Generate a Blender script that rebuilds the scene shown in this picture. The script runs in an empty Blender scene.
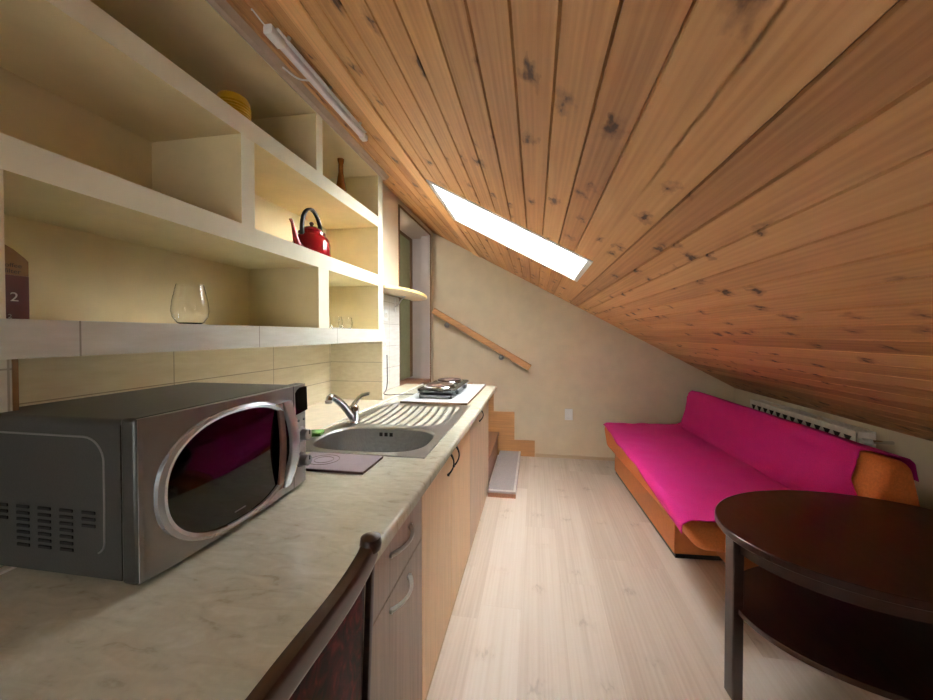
import bpy, bmesh, math, random
from mathutils import Vector, Matrix, noise
random.seed(4)
C = bpy.context.scene.collection
PI = math.pi
H = 1.285
YB = 3.70          # far wall
SL = .541          # ceiling slope
def zc(x): return 1.793 - SL * x

# ------------------------------------------------------------------ materials
def lin(c):
    return tuple(((v / 255) / 12.92 if v / 255 <= .04045 else ((v / 255 + .055) / 1.055) ** 2.4) for v in c) + (1,)
def newmat(name):
    m = bpy.data.materials.new(name); m.use_nodes = True
    nt = m.node_tree; b = nt.nodes['Principled BSDF']
    return m, nt, b
def node(nt, t, **k):
    n = nt.nodes.new(t)
    for a, v in k.items(): setattr(n, a, v)
    return n
def mth(nt, op, a, b=None, c=None):
    n = node(nt, 'ShaderNodeMath', operation=op)
    for i, v in enumerate((a, b, c)):
        if v is None: continue
        if isinstance(v, (int, float)): n.inputs[i].default_value = v
        else: nt.links.new(v, n.inputs[i])
    return n.outputs[0]
def ramp(nt, fac, stops):
    r = node(nt, 'ShaderNodeValToRGB')
    el = r.color_ramp.elements
    while len(el) < len(stops): el.new(.5)
    for e, (p, c) in zip(el, stops): e.position = p; e.color = c if len(c) == 4 else lin(c)
    nt.links.new(fac, r.inputs[0]); return r.outputs[0]
def mixc(nt, f, a, b, blend='MIX'):
    n = node(nt, 'ShaderNodeMix', data_type='RGBA', blend_type=blend)
    for i, v in ((0, f), (6, a), (7, b)):
        if isinstance(v, (int, float)): n.inputs[i].default_value = v
        elif isinstance(v, tuple): n.inputs[i].default_value = v
        else: nt.links.new(v, n.inputs[i])
    return n.outputs[2]
def mat(name, rgb, rough=.6, metal=0, vary=.04, scale=30, bump=0, spec=.5, stretch=(1, 1, 1), coat=0):
    m, nt, b = newmat(name)
    tc = node(nt, 'ShaderNodeTexCoord'); mp = node(nt, 'ShaderNodeMapping'); mp.inputs['Scale'].default_value = stretch
    nz = node(nt, 'ShaderNodeTexNoise'); nz.inputs['Scale'].default_value = scale; nz.inputs['Detail'].default_value = 4
    nt.links.new(tc.outputs['Object'], mp.inputs[0]); nt.links.new(mp.outputs[0], nz.inputs['Vector'])
    c = lin(rgb); lo = tuple(max(0, v * (1 - vary * 2)) for v in c[:3]) + (1,); hi = tuple(min(1, v * (1 + vary * 2)) for v in c[:3]) + (1,)
    nt.links.new(ramp(nt, nz.outputs['Fac'], [(.3, lo), (.7, hi)]), b.inputs['Base Color'])
    b.inputs['Roughness'].default_value = rough; b.inputs['Metallic'].default_value = metal
    b.inputs['Specular IOR Level'].default_value = spec; b.inputs['Coat Weight'].default_value = coat
    if bump:
        bp = node(nt, 'ShaderNodeBump'); bp.inputs['Strength'].default_value = bump; bp.inputs['Distance'].default_value = .002
        nt.links.new(nz.outputs['Fac'], bp.inputs['Height']); nt.links.new(bp.outputs[0], b.inputs['Normal'])
    return m
def glassmat(name, rgb=(255, 255, 255), rough=0.0, ior=1.45):
    m, nt, b = newmat(name)
    b.inputs['Base Color'].default_value = lin(rgb); b.inputs['Transmission Weight'].default_value = 1
    b.inputs['Roughness'].default_value = rough; b.inputs['IOR'].default_value = ior
    return m
def plankmat(name, base, dark, light, pitch, x0, knot, rough, grain=1.0, knotcol=None, seam=None, endlen=None, along=(1, 0), kfreq=.72, vscale=1.0):
    """wood planks running along Y, divided across X"""
    m, nt, b = newmat(name); L = nt.links
    tc = node(nt, 'ShaderNodeTexCoord'); sp = node(nt, 'ShaderNodeSeparateXYZ'); L.new(tc.outputs['Object'], sp.inputs[0])
    X, Y = sp.outputs[0], sp.outputs[1]
    u = mth(nt, 'DIVIDE', mth(nt, 'SUBTRACT', X, x0), pitch)
    idn = mth(nt, 'FLOOR', u); fr = mth(nt, 'FRACT', u)
    wn = node(nt, 'ShaderNodeTexWhiteNoise', noise_dimensions='1D'); L.new(idn, wn.inputs['W'])
    r = wn.outputs['Value']
    yo = mth(nt, 'ADD', Y, mth(nt, 'MULTIPLY', r, 13.7))
    if endlen:
        seg = mth(nt, 'FLOOR', mth(nt, 'DIVIDE', yo, endlen)); 
        wn2 = node(nt, 'ShaderNodeTexWhiteNoise', noise_dimensions='2D'); cv = node(nt, 'ShaderNodeCombineXYZ'); L.new(idn, cv.inputs[0]); L.new(seg, cv.inputs[1]); L.new(cv.outputs[0], wn2.inputs['Vector'])
        r = wn2.outputs['Value']
    def vec(sx, sy, add=5.0):
        c = node(nt, 'ShaderNodeCombineXYZ')
        L.new(mth(nt, 'MULTIPLY', mth(nt, 'ADD', X, mth(nt, 'MULTIPLY', r, add)), sx), c.inputs[0])
        L.new(mth(nt, 'MULTIPLY', yo, sy), c.inputs[1]); L.new(mth(nt, 'MULTIPLY', r, 40.0), c.inputs[2]); return c.outputs[0]
    # knots
    vo = node(nt, 'ShaderNodeTexVoronoi', voronoi_dimensions='2D'); vo.inputs['Scale'].default_value = 1; vo.inputs['Randomness'].default_value = .9
    kn = node(nt, 'ShaderNodeTexNoise'); kn.inputs['Scale'].default_value = 1; kn.inputs['Detail'].default_value = 3; L.new(vec(50, 22), kn.inputs['Vector'])
    kv = node(nt, 'ShaderNodeVectorMath', operation='ADD')
    c = node(nt, 'ShaderNodeCombineXYZ'); L.new(mth(nt, 'MULTIPLY', u, .9), c.inputs[0]); L.new(mth(nt, 'DIVIDE', yo, .15), c.inputs[1]); L.new(c.outputs[0], kv.inputs[0])
    kw = node(nt, 'ShaderNodeVectorMath', operation='SCALE'); L.new(kn.outputs['Color'], kw.inputs[0]); kw.inputs['Scale'].default_value = .75; L.new(kw.outputs[0], kv.inputs[1])
    L.new(kv.outputs[0], vo.inputs['Vector'])
    sc = node(nt, 'ShaderNodeSeparateColor'); L.new(vo.outputs['Color'], sc.inputs[0])
    mask = mth(nt, 'GREATER_THAN', sc.outputs[0], kfreq)
    dist = mth(nt, 'ADD', vo.outputs['Distance'], mth(nt, 'MULTIPLY', sc.outputs[1], .10))
    kfac = mth(nt, 'MULTIPLY', mth(nt, 'SMOOTH_MIN', 1, mth(nt, 'MAXIMUM', 0, mth(nt, 'MULTIPLY', mth(nt, 'SUBTRACT', .33, dist), 3.5)), .1), mask)
    kcore = mth(nt, 'MULTIPLY', mth(nt, 'MINIMUM', 1, mth(nt, 'MAXIMUM', 0, mth(nt, 'MULTIPLY', mth(nt, 'SUBTRACT', .17, dist), 12))), mask)
    # grain
    n1 = node(nt, 'ShaderNodeTexNoise'); n1.inputs['Scale'].default_value = 1; n1.inputs['Detail'].default_value = 5; n1.inputs['Roughness'].default_value = .6
    L.new(vec(60 * vscale, 1.6 * vscale), n1.inputs['Vector'])
    wv = node(nt, 'ShaderNodeTexWave', wave_type='BANDS', bands_direction='X'); wv.inputs['Scale'].default_value = 1; wv.inputs['Distortion'].default_value = 9; wv.inputs['Detail'].default_value = 2; wv.inputs['Detail Scale'].default_value = .6
    L.new(vec(22 * vscale, 1.1 * vscale), wv.inputs['Vector'])
    n2 = node(nt, 'ShaderNodeTexNoise'); n2.inputs['Scale'].default_value = 1; n2.inputs['Detail'].default_value = 2; L.new(vec(6, .9), n2.inputs['Vector'])
    g = mth(nt, 'ADD', mth(nt, 'MULTIPLY', n1.outputs['Fac'], .50), mth(nt, 'MULTIPLY', wv.outputs['Fac'], .07))
    g = mth(nt, 'ADD', g, mth(nt, 'MULTIPLY', n2.outputs['Fac'], .43))
    g = mth(nt, 'ADD', mth(nt, 'MULTIPLY', mth(nt, 'SUBTRACT', g, .55), grain), mth(nt, 'ADD', .34, mth(nt, 'MULTIPLY', r, .32)))
    col = ramp(nt, g, [(.1, dark), (.5, base), (.9, light)])
    kc = lin(knotcol or dark)
    col = mixc(nt, mth(nt, 'MULTIPLY', kfac, knot), col, kc, 'MIX')
    col = mixc(nt, mth(nt, 'MULTIPLY', kcore, knot), col, tuple(v * .35 for v in kc[:3]) + (1,), 'MIX')
    if seam:
        e = mth(nt, 'MINIMUM', fr, mth(nt, 'SUBTRACT', 1, fr))
        sf = mth(nt, 'LESS_THAN', e, seam)
        if endlen:
            fy = mth(nt, 'FRACT', mth(nt, 'DIVIDE', yo, endlen)); sf = mth(nt, 'MAXIMUM', sf, mth(nt, 'LESS_THAN', fy, .0012))
        col = mixc(nt, mth(nt, 'MULTIPLY', sf, .28), col, lin(dark))
    L.new(col, b.inputs['Base Color'])
    b.inputs['Roughness'].default_value = rough
    bp = node(nt, 'ShaderNodeBump'); bp.inputs['Strength'].default_value = .12; bp.inputs['Distance'].default_value = .001
    L.new(n1.outputs['Fac'], bp.inputs['Height']); L.new(bp.outputs[0], b.inputs['Normal'])
    return m
def veneer(name, rgb, amt=.12, axis='Z', rough=.45, scale=1.0):
    m, nt, b = newmat(name); L = nt.links
    tc = node(nt, 'ShaderNodeTexCoord'); mp = node(nt, 'ShaderNodeMapping')
    s = {'Z': (90, 90, 3), 'Y': (90, 3, 90), 'X': (3, 90, 90)}[axis]; mp.inputs['Scale'].default_value = tuple(v * scale for v in s)
    nz = node(nt, 'ShaderNodeTexNoise'); nz.inputs['Scale'].default_value = 1; nz.inputs['Detail'].default_value = 5
    L.new(tc.outputs['Object'], mp.inputs[0]); L.new(mp.outputs[0], nz.inputs['Vector'])
    c = lin(rgb)
    L.new(ramp(nt, nz.outputs['Fac'], [(.3, tuple(v * (1 - amt * 2) for v in c[:3]) + (1,)), (.7, tuple(min(1, v * (1 + amt)) for v in c[:3]) + (1,))]), b.inputs['Base Color'])
    b.inputs['Roughness'].default_value = rough
    return m

M = {}
M['wall'] = mat('wall_plaster', (222, 208, 180), .85, vary=.02, scale=8, bump=.05)
M['niche'] = mat('mauve_plaster', (196, 184, 178), .85, vary=.02, scale=8)
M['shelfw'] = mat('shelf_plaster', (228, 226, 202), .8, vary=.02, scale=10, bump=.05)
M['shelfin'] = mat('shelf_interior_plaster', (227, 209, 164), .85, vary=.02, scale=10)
M['mauve'] = mat('mauve_edge_paint', (190, 168, 150), .8, vary=.02)
M['ceil'] = plankmat('pine_ceiling', (202, 149, 97), (150, 97, 54), (224, 176, 122), .078, .036, .9, .5, grain=1.15, knotcol=(104, 56, 28), kfreq=.64)
M['batten'] = veneer('light_batten', (228, 178, 124), .08, 'Y', .5)
M['floor'] = plankmat('pale_laminate', (220, 206, 190), (192, 172, 152), (234, 224, 212), .192, -.06, .16, .42, grain=1.0, knotcol=(160, 130, 104), seam=.006, endlen=1.29, kfreq=.72, vscale=.8)
M['base'] = veneer('skirting_wood', (206, 184, 152), .05, 'X')
M['white'] = mat('white_paint', (238, 240, 238), .45, vary=.01)
M['frame_brown'] = mat('brown_frame', (120, 88, 52), .5)
M['green'] = mat('green_grey_door', (150, 156, 118), .5, vary=.03)
M['dark'] = mat('black_plastic', (24, 24, 26), .35)
M['drawer'] = veneer('shade_greyed_front', (150, 128, 110), .12, 'Z', .4)  # greyer than the doors: shading on the drawers put into the wood colour
M['door'] = veneer('beech_front', (224, 188, 140), .06, 'Z', .4)
M['door2'] = veneer('pale_oak_front', (206, 178, 148), .12, 'Z', .4)
M['carcass'] = mat('cabinet_board', (180, 150, 110), .6)
M['plinth'] = mat('plinth_board', (196, 166, 126), .5)
M['steel'] = mat('brushed_steel', (168, 168, 166), .33, 1, vary=.05, scale=60, stretch=(1, 12, 1))
M['chrome'] = mat('chrome', (210, 212, 214), .12, 1, vary=.01)
M['nickel'] = mat('satin_nickel', (206, 202, 194), .38, .8, vary=.02)
M['mwside'] = mat('dark_painted_steel', (70, 71, 67), .42, .4, vary=.04, scale=400, bump=.1)
M['mwface'] = mat('silver_plastic', (152, 150, 148), .33, .6, vary=.02)
M['mwring'] = mat('bright_silver', (196, 200, 206), .25, .7, vary=.01)
M['mwglass'] = mat('black_glass', (10, 8, 10), .04, 0, vary=0, spec=.5)
M['vent'] = mat('vent_black', (10, 10, 10), .8)
M['knobgrey'] = mat('knob_grey', (132, 134, 138), .3, .7)
M['orange'] = mat('orange_fabric', (200, 112, 50), .85, vary=.06, scale=120, bump=.3)
M['orangeb'] = mat('orange_board', (192, 116, 62), .55, vary=.03)
M['pink'] = mat('pink_cloth', (182, 16, 110), .9, vary=.05, scale=200, bump=.3)
M['table'] = veneer('dark_wenge', (48, 22, 14), .25, 'Y', .3, .5)
M['tedge'] = veneer('dark_wenge_edge', (56, 34, 28), .15, 'X', .35, .5)
M['chair'] = veneer('dark_chair_wood', (62, 36, 26), .2, 'Y', .3)
M['red'] = mat('enamel_red', (140, 12, 20), .15, 0, vary=.02, coat=.5)
M['blackh'] = mat('black_handle', (16, 15, 14), .6)
M['yellow'] = mat('yellow_ceramic', (206, 170, 10), .35, vary=.05)
M['amber'] = mat('amber_glass', (128, 72, 18), .12, 0, vary=.05, coat=.6)
M['glass'] = glassmat('clear_glass')
M['pane'] = glassmat('window_pane', ior=1.02)
M['rad'] = mat('radiator_enamel', (238, 234, 222), .4)
M['raddark'] = mat('radiator_core', (36, 32, 28), .8)
M['kraft'] = mat('kraft_card', (134, 100, 62), .8)
M['boxbrown'] = mat('brown_card', (88, 32, 14), .5)
M['txtw'] = mat('print_white', (230, 222, 210), .6)
M['txtd'] = mat('print_dark', (48, 22, 12), .6)
M['board'] = mat('mauve_board', (150, 136, 146), .4, vary=.02)
M['boardedge'] = mat('board_edge', (96, 66, 58), .5)
M['carpet'] = mat('grey_carpet', (166, 158, 154), .95, vary=.12, scale=260, bump=.6)
M['carpetedge'] = mat('pale_carpet_edge', (204, 198, 192), .9)
M['stairw'] = veneer('stair_oak', (196, 146, 92), .1, 'X', .45)
M['stairr'] = veneer('stair_riser_wood', (156, 108, 78), .12, 'Y', .4)
M['rail'] = veneer('rail_pine', (204, 150, 98), .08, 'X', .45)
M['hobblack'] = mat('hob_enamel', (34, 36, 36), .25, .3)
M['plate'] = mat('hotplate_iron', (88, 70, 62), .4, .6, vary=.1)
M['hobboard'] = mat('white_board', (226, 230, 232), .2, vary=.01)
M['tube'] = mat('tube_diffuser', (226, 222, 232), .35, vary=.01)
M['tubemount'] = mat('tube_cap', (236, 236, 238), .4)
M['cornershelf'] = mat('cream_laminate', (232, 208, 168), .4, vary=.03)
M['shelfedge'] = mat('yellow_edge', (240, 206, 130), .4)
M['sill'] = mat('beige_tile_sill', (222, 208, 182), .35, vary=.04, scale=14)
M['seal'] = mat('white_seal_strip', (226, 224, 214), .35)
M['sponge'] = mat('green_scourer', (70, 110, 50), .9, vary=.2, scale=200)

def worktopmat():
    m, nt, b = newmat('marbled_laminate'); L = nt.links
    tc = node(nt, 'ShaderNodeTexCoord'); mp = node(nt, 'ShaderNodeMapping'); mp.inputs['Rotation'].default_value = (0, 0, .75); mp.inputs['Scale'].default_value = (14, 40, 14)
    L.new(tc.outputs['Object'], mp.inputs[0])
    n = node(nt, 'ShaderNodeTexNoise'); n.inputs['Scale'].default_value = 1; n.inputs['Detail'].default_value = 7; n.inputs['Distortion'].default_value = 1.2; L.new(mp.outputs[0], n.inputs['Vector'])
    n2 = node(nt, 'ShaderNodeTexNoise'); n2.inputs['Scale'].default_value = 90; n2.inputs['Detail'].default_value = 3; L.new(tc.outputs['Object'], n2.inputs['Vector'])
    f = mth(nt, 'ADD', mth(nt, 'MULTIPLY', n.outputs['Fac'], .8), mth(nt, 'MULTIPLY', n2.outputs['Fac'], .2))
    L.new(ramp(nt, f, [(.30, (172, 166, 144)), (.40, (191, 188, 168)), (.55, (200, 198, 178)), (.75, (212, 211, 196))]), b.inputs['Base Color'])
    b.inputs['Roughness'].default_value = .16
    return m
M['worktop'] = worktopmat()
def tilemat(name, w, h, y0, z0, c1, c2, gc):
    m, nt, b = newmat(name); L = nt.links
    tc = node(nt, 'ShaderNodeTexCoord'); sp = node(nt, 'ShaderNodeSeparateXYZ'); L.new(tc.outputs['Object'], sp.inputs[0])
    s = mth(nt, 'ADD', sp.outputs[0], sp.outputs[1])
    def edge(v, o, p):
        u = mth(nt, 'DIVIDE', mth(nt, 'SUBTRACT', v, o), p); f = mth(nt, 'FRACT', u)
        return mth(nt, 'MULTIPLY', mth(nt, 'MINIMUM', f, mth(nt, 'SUBTRACT', 1, f)), p), mth(nt, 'FLOOR', u)
    ey, iy = edge(sp.outputs[1] if w > 0 else s, y0, abs(w)); ez, iz = edge(sp.outputs[2], z0, h)
    g = mth(nt, 'LESS_THAN', mth(nt, 'MINIMUM', ey, ez), .0017)
    mp = node(nt, 'ShaderNodeMapping'); mp.inputs['Scale'].default_value = (20, 9, 50); L.new(tc.outputs['Object'], mp.inputs[0])
    n = node(nt, 'ShaderNodeTexNoise'); n.inputs['Scale'].default_value = 1; n.inputs['Detail'].default_value = 5; L.new(mp.outputs[0], n.inputs['Vector'])
    col = ramp(nt, n.outputs['Fac'], [(.3, c1), (.7, c2)])
    L.new(mixc(nt, g, col, lin(gc)), b.inputs['Base Color'])
    b.inputs['Roughness'].default_value = .28
    bp = node(nt, 'ShaderNodeBump'); bp.inputs['Strength'].default_value = .4; bp.inputs['Distance'].default_value = .002
    L.new(mth(nt, 'SUBTRACT', 1, g), bp.inputs['Height']); L.new(bp.outputs[0], b.inputs['Normal'])
    return m
M['tile'] = tilemat('cream_tile', .5, .124, 1.103, 1.103 - .248, (218, 206, 176), (230, 220, 194), (170, 156, 130))
M['ledgetile'] = tilemat('grey_white_tile', .492, .5, .075, .3, (194, 192, 178), (206, 205, 194), (146, 140, 126))
M['whitetile'] = tilemat('white_wall_tile', .20, .165, 2.12, .865, (216, 214, 206), (230, 230, 224), (176, 172, 164))
M['greytile'] = tilemat('grey_wall_tile', .5, .36, .5, .86, (182, 176, 158), (196, 190, 172), (150, 140, 124))
def velvet():
    m, nt, b = newmat('wine_velvet'); L = nt.links
    tc = node(nt, 'ShaderNodeTexCoord'); n = node(nt, 'ShaderNodeTexNoise'); n.inputs['Scale'].default_value = 22; n.inputs['Detail'].default_value = 5; n.inputs['Distortion'].default_value = 2.5
    L.new(tc.outputs['Object'], n.inputs['Vector'])
    L.new(ramp(nt, n.outputs['Fac'], [(.36, (34, 4, 9)), (.56, (74, 6, 16)), (.68, (104, 24, 30))]), b.inputs['Base Color'])
    b.inputs['Roughness'].default_value = .6; b.inputs['Specular IOR Level'].default_value = .25
    return m
M['velvet'] = velvet()

# ------------------------------------------------------------------ geometry helpers
class B:
    """collects shapes in world coordinates; build() links them as ONE object under a thing"""
    def __init__(s): s.bm = bmesh.new()
    def poly(s, vs, faces):
        v = [s.bm.verts.new(p) for p in vs]
        for f in faces:
            try: s.bm.faces.new([v[i] for i in f])
            except ValueError: pass
        return v
    def box(s, x0, x1, y0, y1, z0, z1, rot=None, about=None):
        vs = [Vector((x, y, z)) for x in (x0, x1) for y in (y0, y1) for z in (z0, z1)]
        if rot is not None:
            a = Vector(about) if about else Vector(((x0 + x1) / 2, (y0 + y1) / 2, (z0 + z1) / 2))
            vs = [rot @ (v - a) + a for v in vs]
        s.poly(vs, [(0, 1, 3, 2), (4, 6, 7, 5), (0, 4, 5, 1), (2, 3, 7, 6), (0, 2, 6, 4), (1, 5, 7, 3)]); return s
    def prism(s, pts, a, b, axis='Y'):
        """pts: outline in the other two axes (in xyz order), swept from a to b along axis"""
        def P(p, t): return {'X': (t, p[0], p[1]), 'Y': (p[0], t, p[1]), 'Z': (p[0], p[1], t)}[axis]
        n = len(pts); vs = [P(p, a) for p in pts] + [P(p, b) for p in pts]
        s.poly(vs, [tuple(range(n))[::-1], tuple(range(n, 2 * n))] + [(i, (i + 1) % n, n + (i + 1) % n, n + i) for i in range(n)]); return s
    def lathe(s, prof, c=(0, 0, 0), n=32, rot=None, cap=True):
        c = Vector(c); rings = []
        for r, z in prof:
            ring = []
            for k in range(n):
                a = 2 * PI * k / n; p = Vector((r * math.cos(a), r * math.sin(a), z))
                if rot is not None: p = rot @ p
                ring.append(s.bm.verts.new(c + p))
            rings.append(ring)
        for a, b in zip(rings, rings[1:]):
            for k in range(n): s.bm.faces.new((a[k], a[(k + 1) % n], b[(k + 1) % n], b[k]))
        if cap:
            s.bm.faces.new(rings[0][::-1]); s.bm.faces.new(rings[-1])
        return s
    def tube(s, path, r, n=12, sq=None, cap=True, closed=False):
        """round tube through points; r number or list; sq=(w,h) gives a flat section"""
        path = [Vector(p) for p in path]; m = len(path); rings = []; up = None
        for i, p in enumerate(path):
            if closed: t = path[(i + 1) % m] - path[i - 1]
            else: t = path[min(i + 1, m - 1)] - path[max(i - 1, 0)]
            t.normalize()
            if up is None:
                up = Vector((0, 0, 1)) if abs(t.z) < .9 else Vector((1, 0, 0))
            sd = t.cross(up).normalized(); up2 = sd.cross(t).normalized(); up = up2
            rr = r[i] if isinstance(r, (list, tuple)) else r; ring = []
            for k in range(n):
                a = 2 * PI * (k + .5) / n
                if sq: 
                    w, h = sq; ca, sa = math.cos(a), math.sin(a); e = .4
                    q = sd * (w / 2 * math.copysign(abs(ca) ** e, ca)) * rr + up2 * (h / 2 * math.copysign(abs(sa) ** e, sa)) * rr
                else: q = (sd * math.cos(a) + up2 * math.sin(a)) * rr
                ring.append(s.bm.verts.new(p + q))
            rings.append(ring)
        pr = list(zip(rings, rings[1:])) + ([(rings[-1], rings[0])] if closed else [])
        for a, b in pr:
            for k in range(n): s.bm.faces.new((a[k], a[(k + 1) % n], b[(k + 1) % n], b[k]))
        if cap and not closed: s.bm.faces.new(rings[0][::-1]); s.bm.faces.new(rings[-1])
        return s
    def rings(s, rings, cap0=False, cap1=False):
        R = [[s.bm.verts.new(p) for p in r] for r in rings]; n = len(R[0])
        for a, b in zip(R, R[1:]):
            for k in range(n): s.bm.faces.new((a[k], a[(k + 1) % n], b[(k + 1) % n], b[k]))
        if cap0: s.bm.faces.new(R[0][::-1])
        if cap1: s.bm.faces.new(R[-1])
        return s
    def grid(s, fn, nu, nv):
        V = [[s.bm.verts.new(fn(i / nu, j / nv)) for j in range(nv + 1)] for i in range(nu + 1)]
        for i in range(nu):
            for j in range(nv): s.bm.faces.new((V[i][j], V[i + 1][j], V[i + 1][j + 1], V[i][j + 1]))
        return s
    def build(s, name, m, parent=None, bevel=0, seg=2, smooth=.6, thick=0, off=None, subsurf=0, normals=True):
        bm = s.bm
        o3 = Vector(off) if off else (Vector(parent['_o']) if parent is not None and '_o' in parent else Vector((0, 0, 0)))
        if normals: bmesh.ops.recalc_face_normals(bm, faces=bm.faces)
        for v in bm.verts: v.co -= o3
        me = bpy.data.meshes.new(name); bm.to_mesh(me); bm.free()
        me.shade_smooth(); me.set_sharp_from_angle(angle=smooth)
        ms = m if isinstance(m, list) else [m]
        for q in ms: me.materials.append(M[q])
        if len(ms) == 2:
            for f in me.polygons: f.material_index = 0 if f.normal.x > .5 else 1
        o = bpy.data.objects.new(name, me); C.objects.link(o)
        if parent is not None: o.parent = parent; o['_o'] = tuple(o3)
        else: o.location = o3
        if thick:
            md = o.modifiers.new('Solidify', 'SOLIDIFY'); md.thickness = thick; md.offset = 1
        if bevel:
            md = o.modifiers.new('Bevel', 'BEVEL'); md.width = bevel; md.segments = seg; md.limit_method = 'ANGLE'; md.angle_limit = .7; md.harden_normals = False
        if subsurf:
            md = o.modifiers.new('Sub', 'SUBSURF'); md.levels = subsurf; md.render_levels = subsurf
        return o
def thing(name, label, cat, loc, group=None):
    o = bpy.data.objects.new(name, None); C.objects.link(o); o.location = loc; o['_o'] = tuple(loc)
    o.empty_display_size = .05
    o['label'] = label; o['category'] = cat
    if group: o['group'] = group
    return o
def tag(o, label, cat, group=None):
    o['label'] = label; o['category'] = cat
    if group: o['group'] = group
    return o
def struct(name, b, m, **k):
    o = b.build(name, m, **k); o['kind'] = 'structure'; return o
def rz(a): return Matrix.Rotation(a, 3, 'Z')
def ry(a): return Matrix.Rotation(a, 3, 'Y')
def rx(a): return Matrix.Rotation(a, 3, 'X')

# ------------------------------------------------------------------ room shell
YR = -1.60; XR = 1.90; XL = -1.10; XN = -1.36; XK = -1.33; YS0 = .512; YS1 = 2.12; XF = -.965
DY0, DY1, DZ = 2.735, 3.59, 2.325
struct('floor', B().box(-2.3, 2.1, YR - .2, YB + .2, -.05, 0), 'floor')
# far wall: follows the slope
b = B(); b.prism([(XN - .1, 0), (XR, 0), (XR, zc(XR) + .05), (XL, zc(XL) + .05), (XN - .1, zc(XL) + .05)], YB, YB + .1); struct('wall_back', b, 'wall')
b = B(); b.box(XR, XR + .12, YR, YB + .1, 0, zc(XR) + .03); struct('wall_right', b, 'wall')
# left wall in pieces: beside the shelf recess, behind it, and round the stair doorway
b = B()
b.box(XK - .12, XK, YR, YS1, 0, 2.55)
b.box(XK - .12, XL, YS1, DY0, 0, 2.45)
b.box(XL - .10, XL, DY0, YB, DZ, 2.45)
b.box(XL - .10, XL, DY1, YB, 0, DZ)
b.box(XK, XF, YR, YS0, .86, 1.2385); b.box(XK, XF, YR, .502, 1.2385, 1.587)
b.box(XK, XF, YR, YS1, 2.278, 2.33)
struct('wall_left', b, 'wall')
# stairwell beyond the doorway
b = B(); b.box(XN - .1, XL - .1, DY0 - .1, DY0, 0, DZ); b.box(XN - .1, XL - .1, DY0 - .1, YB, DZ, DZ + .06); b.box(XN - .12, XN, DY0 - .1, YB, 0, DZ + .05); b.box(XN, XL - .1, YB - .012, YB - .001, 0, DZ); b.box(XL - .10, XL - .0035, DY1 - .002, DY1 + .0, .81, DZ); b.box(XL - .10, XL - .0035, DY0, DY1, DZ - .002, DZ)
struct('wall_stairwell', b, 'niche')
b = B(); t = .014
b.box(XL - .003, XL + .008, DY0 - t, DY0, .9, DZ + t); b.box(XL - .003, XL + .008, DY1, DY1 + t, .0, DZ + t); b.box(XL - .003, XL + .008, DY0, DY1, DZ, DZ + t)
struct('trim_1', b, 'frame_brown')
# the door panel seen in the stairwell
d = thing('door_1', 'green-grey door panel with dark frame deep inside the stair doorway', 'door', (XN, 3.3, .8)); 
for k in ('label', 'category'): del d[k]
d['kind'] = 'structure'
B().box(XN + .001, XN + .02, 2.80, 3.63, .82, 2.29).build('door_panel', 'green', d)
b = B(); b.box(XN + .001, XN + .03, 3.63, 3.70, .82, 2.32); b.box(XN + .001, XN + .03, 2.80, 3.63, 2.29, 2.32); b.build('door_frame', 'frame_brown', d)
# rear wall with an unseen window added for fill light (behind the camera)
WX0, WX1, WZ0, WZ1 = -.95, -.05, .90, 1.65
b = B()
b.box(XK, WX0, YR - .12, YR, 0, 2.5); b.box(WX0, WX1, YR - .12, YR, 0, WZ0); b.box(WX0, WX1, YR - .12, YR, WZ1, 2.5)
b.prism([(WX1, 0), (XR, 0), (XR, zc(XR) + .05), (WX1, zc(WX1) + .05)], YR - .12, YR)
struct('wall_rear', b, 'wall')
w = bpy.data.objects.new('added_rear_window', None); C.objects.link(w); w.location = ((WX0 + WX1) / 2, YR, WZ0); w['_o'] = tuple(w.location); w['kind'] = 'structure'
b = B()
for x in (WX0, (WX0 + WX1) / 2 - .025, WX1 - .05): b.box(x, x + .05, YR - .09, YR - .04, WZ0, WZ1)
b.box(WX0, WX1, YR - .09, YR - .04, WZ0, WZ0 + .05); b.box(WX0, WX1, YR - .09, YR - .04, WZ1 - .05, WZ1)
b.build('window_frame', 'white', w)
B().box(WX0 + .05, WX1 - .05, YR - .068, YR - .064, WZ0 + .05, WZ1 - .05).build('pane', 'pane', w)

# ceiling of tongued pine boards (real V grooves), with the roof window cut out
SX0, SX1, SY0, SY1 = -.555, .27, 1.80, 2.43
b = B(); pitch = .078
k0 = int(math.floor((XK - .036) / pitch)) - 1; k1 = int(math.ceil((XR + .12 - .036) / pitch))
g = .0030; gd = .007; th = .014
nrm = Vector((SL, 0, 1)).normalized()
def strip(xa, xb, ya, yb, ga=True, gb=True):
    def P(x, y, up): return Vector((x, y, zc(x))) + nrm * up
    xs = [(xa, gd if ga else 0), (xa + g, 0), (xb - g, 0), (xb, gd if gb else 0), (xb, th), (xa, th)]
    n = 6; vs = [P(x, ya, u) for x, u in xs] + [P(x, yb, u) for x, u in xs]
    b.poly(vs, [tuple(range(n))[::-1], tuple(range(n, 2 * n))] + [(i, (i + 1) % n, n + (i + 1) % n, n + i) for i in range(n)])
for k in range(k0, k1 + 1):
    xa = .036 + k * pitch; xb = xa + pitch
    ya, yb = YR - .05, YB + .02
    cuts = sorted({xa, xb} | {c for c in (SX0, SX1) if xa < c < xb})
    for c0, c1 in zip(cuts, cuts[1:]):
        ga, gb = c0 == xa, c1 == xb
        if c0 >= SX0 - 1e-6 and c1 <= SX1 + 1e-6:
            strip(c0, c1, ya, SY0, ga, gb); strip(c0, c1, SY1, yb, ga, gb)
        else: strip(c0, c1, ya, yb, ga, gb)
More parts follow.
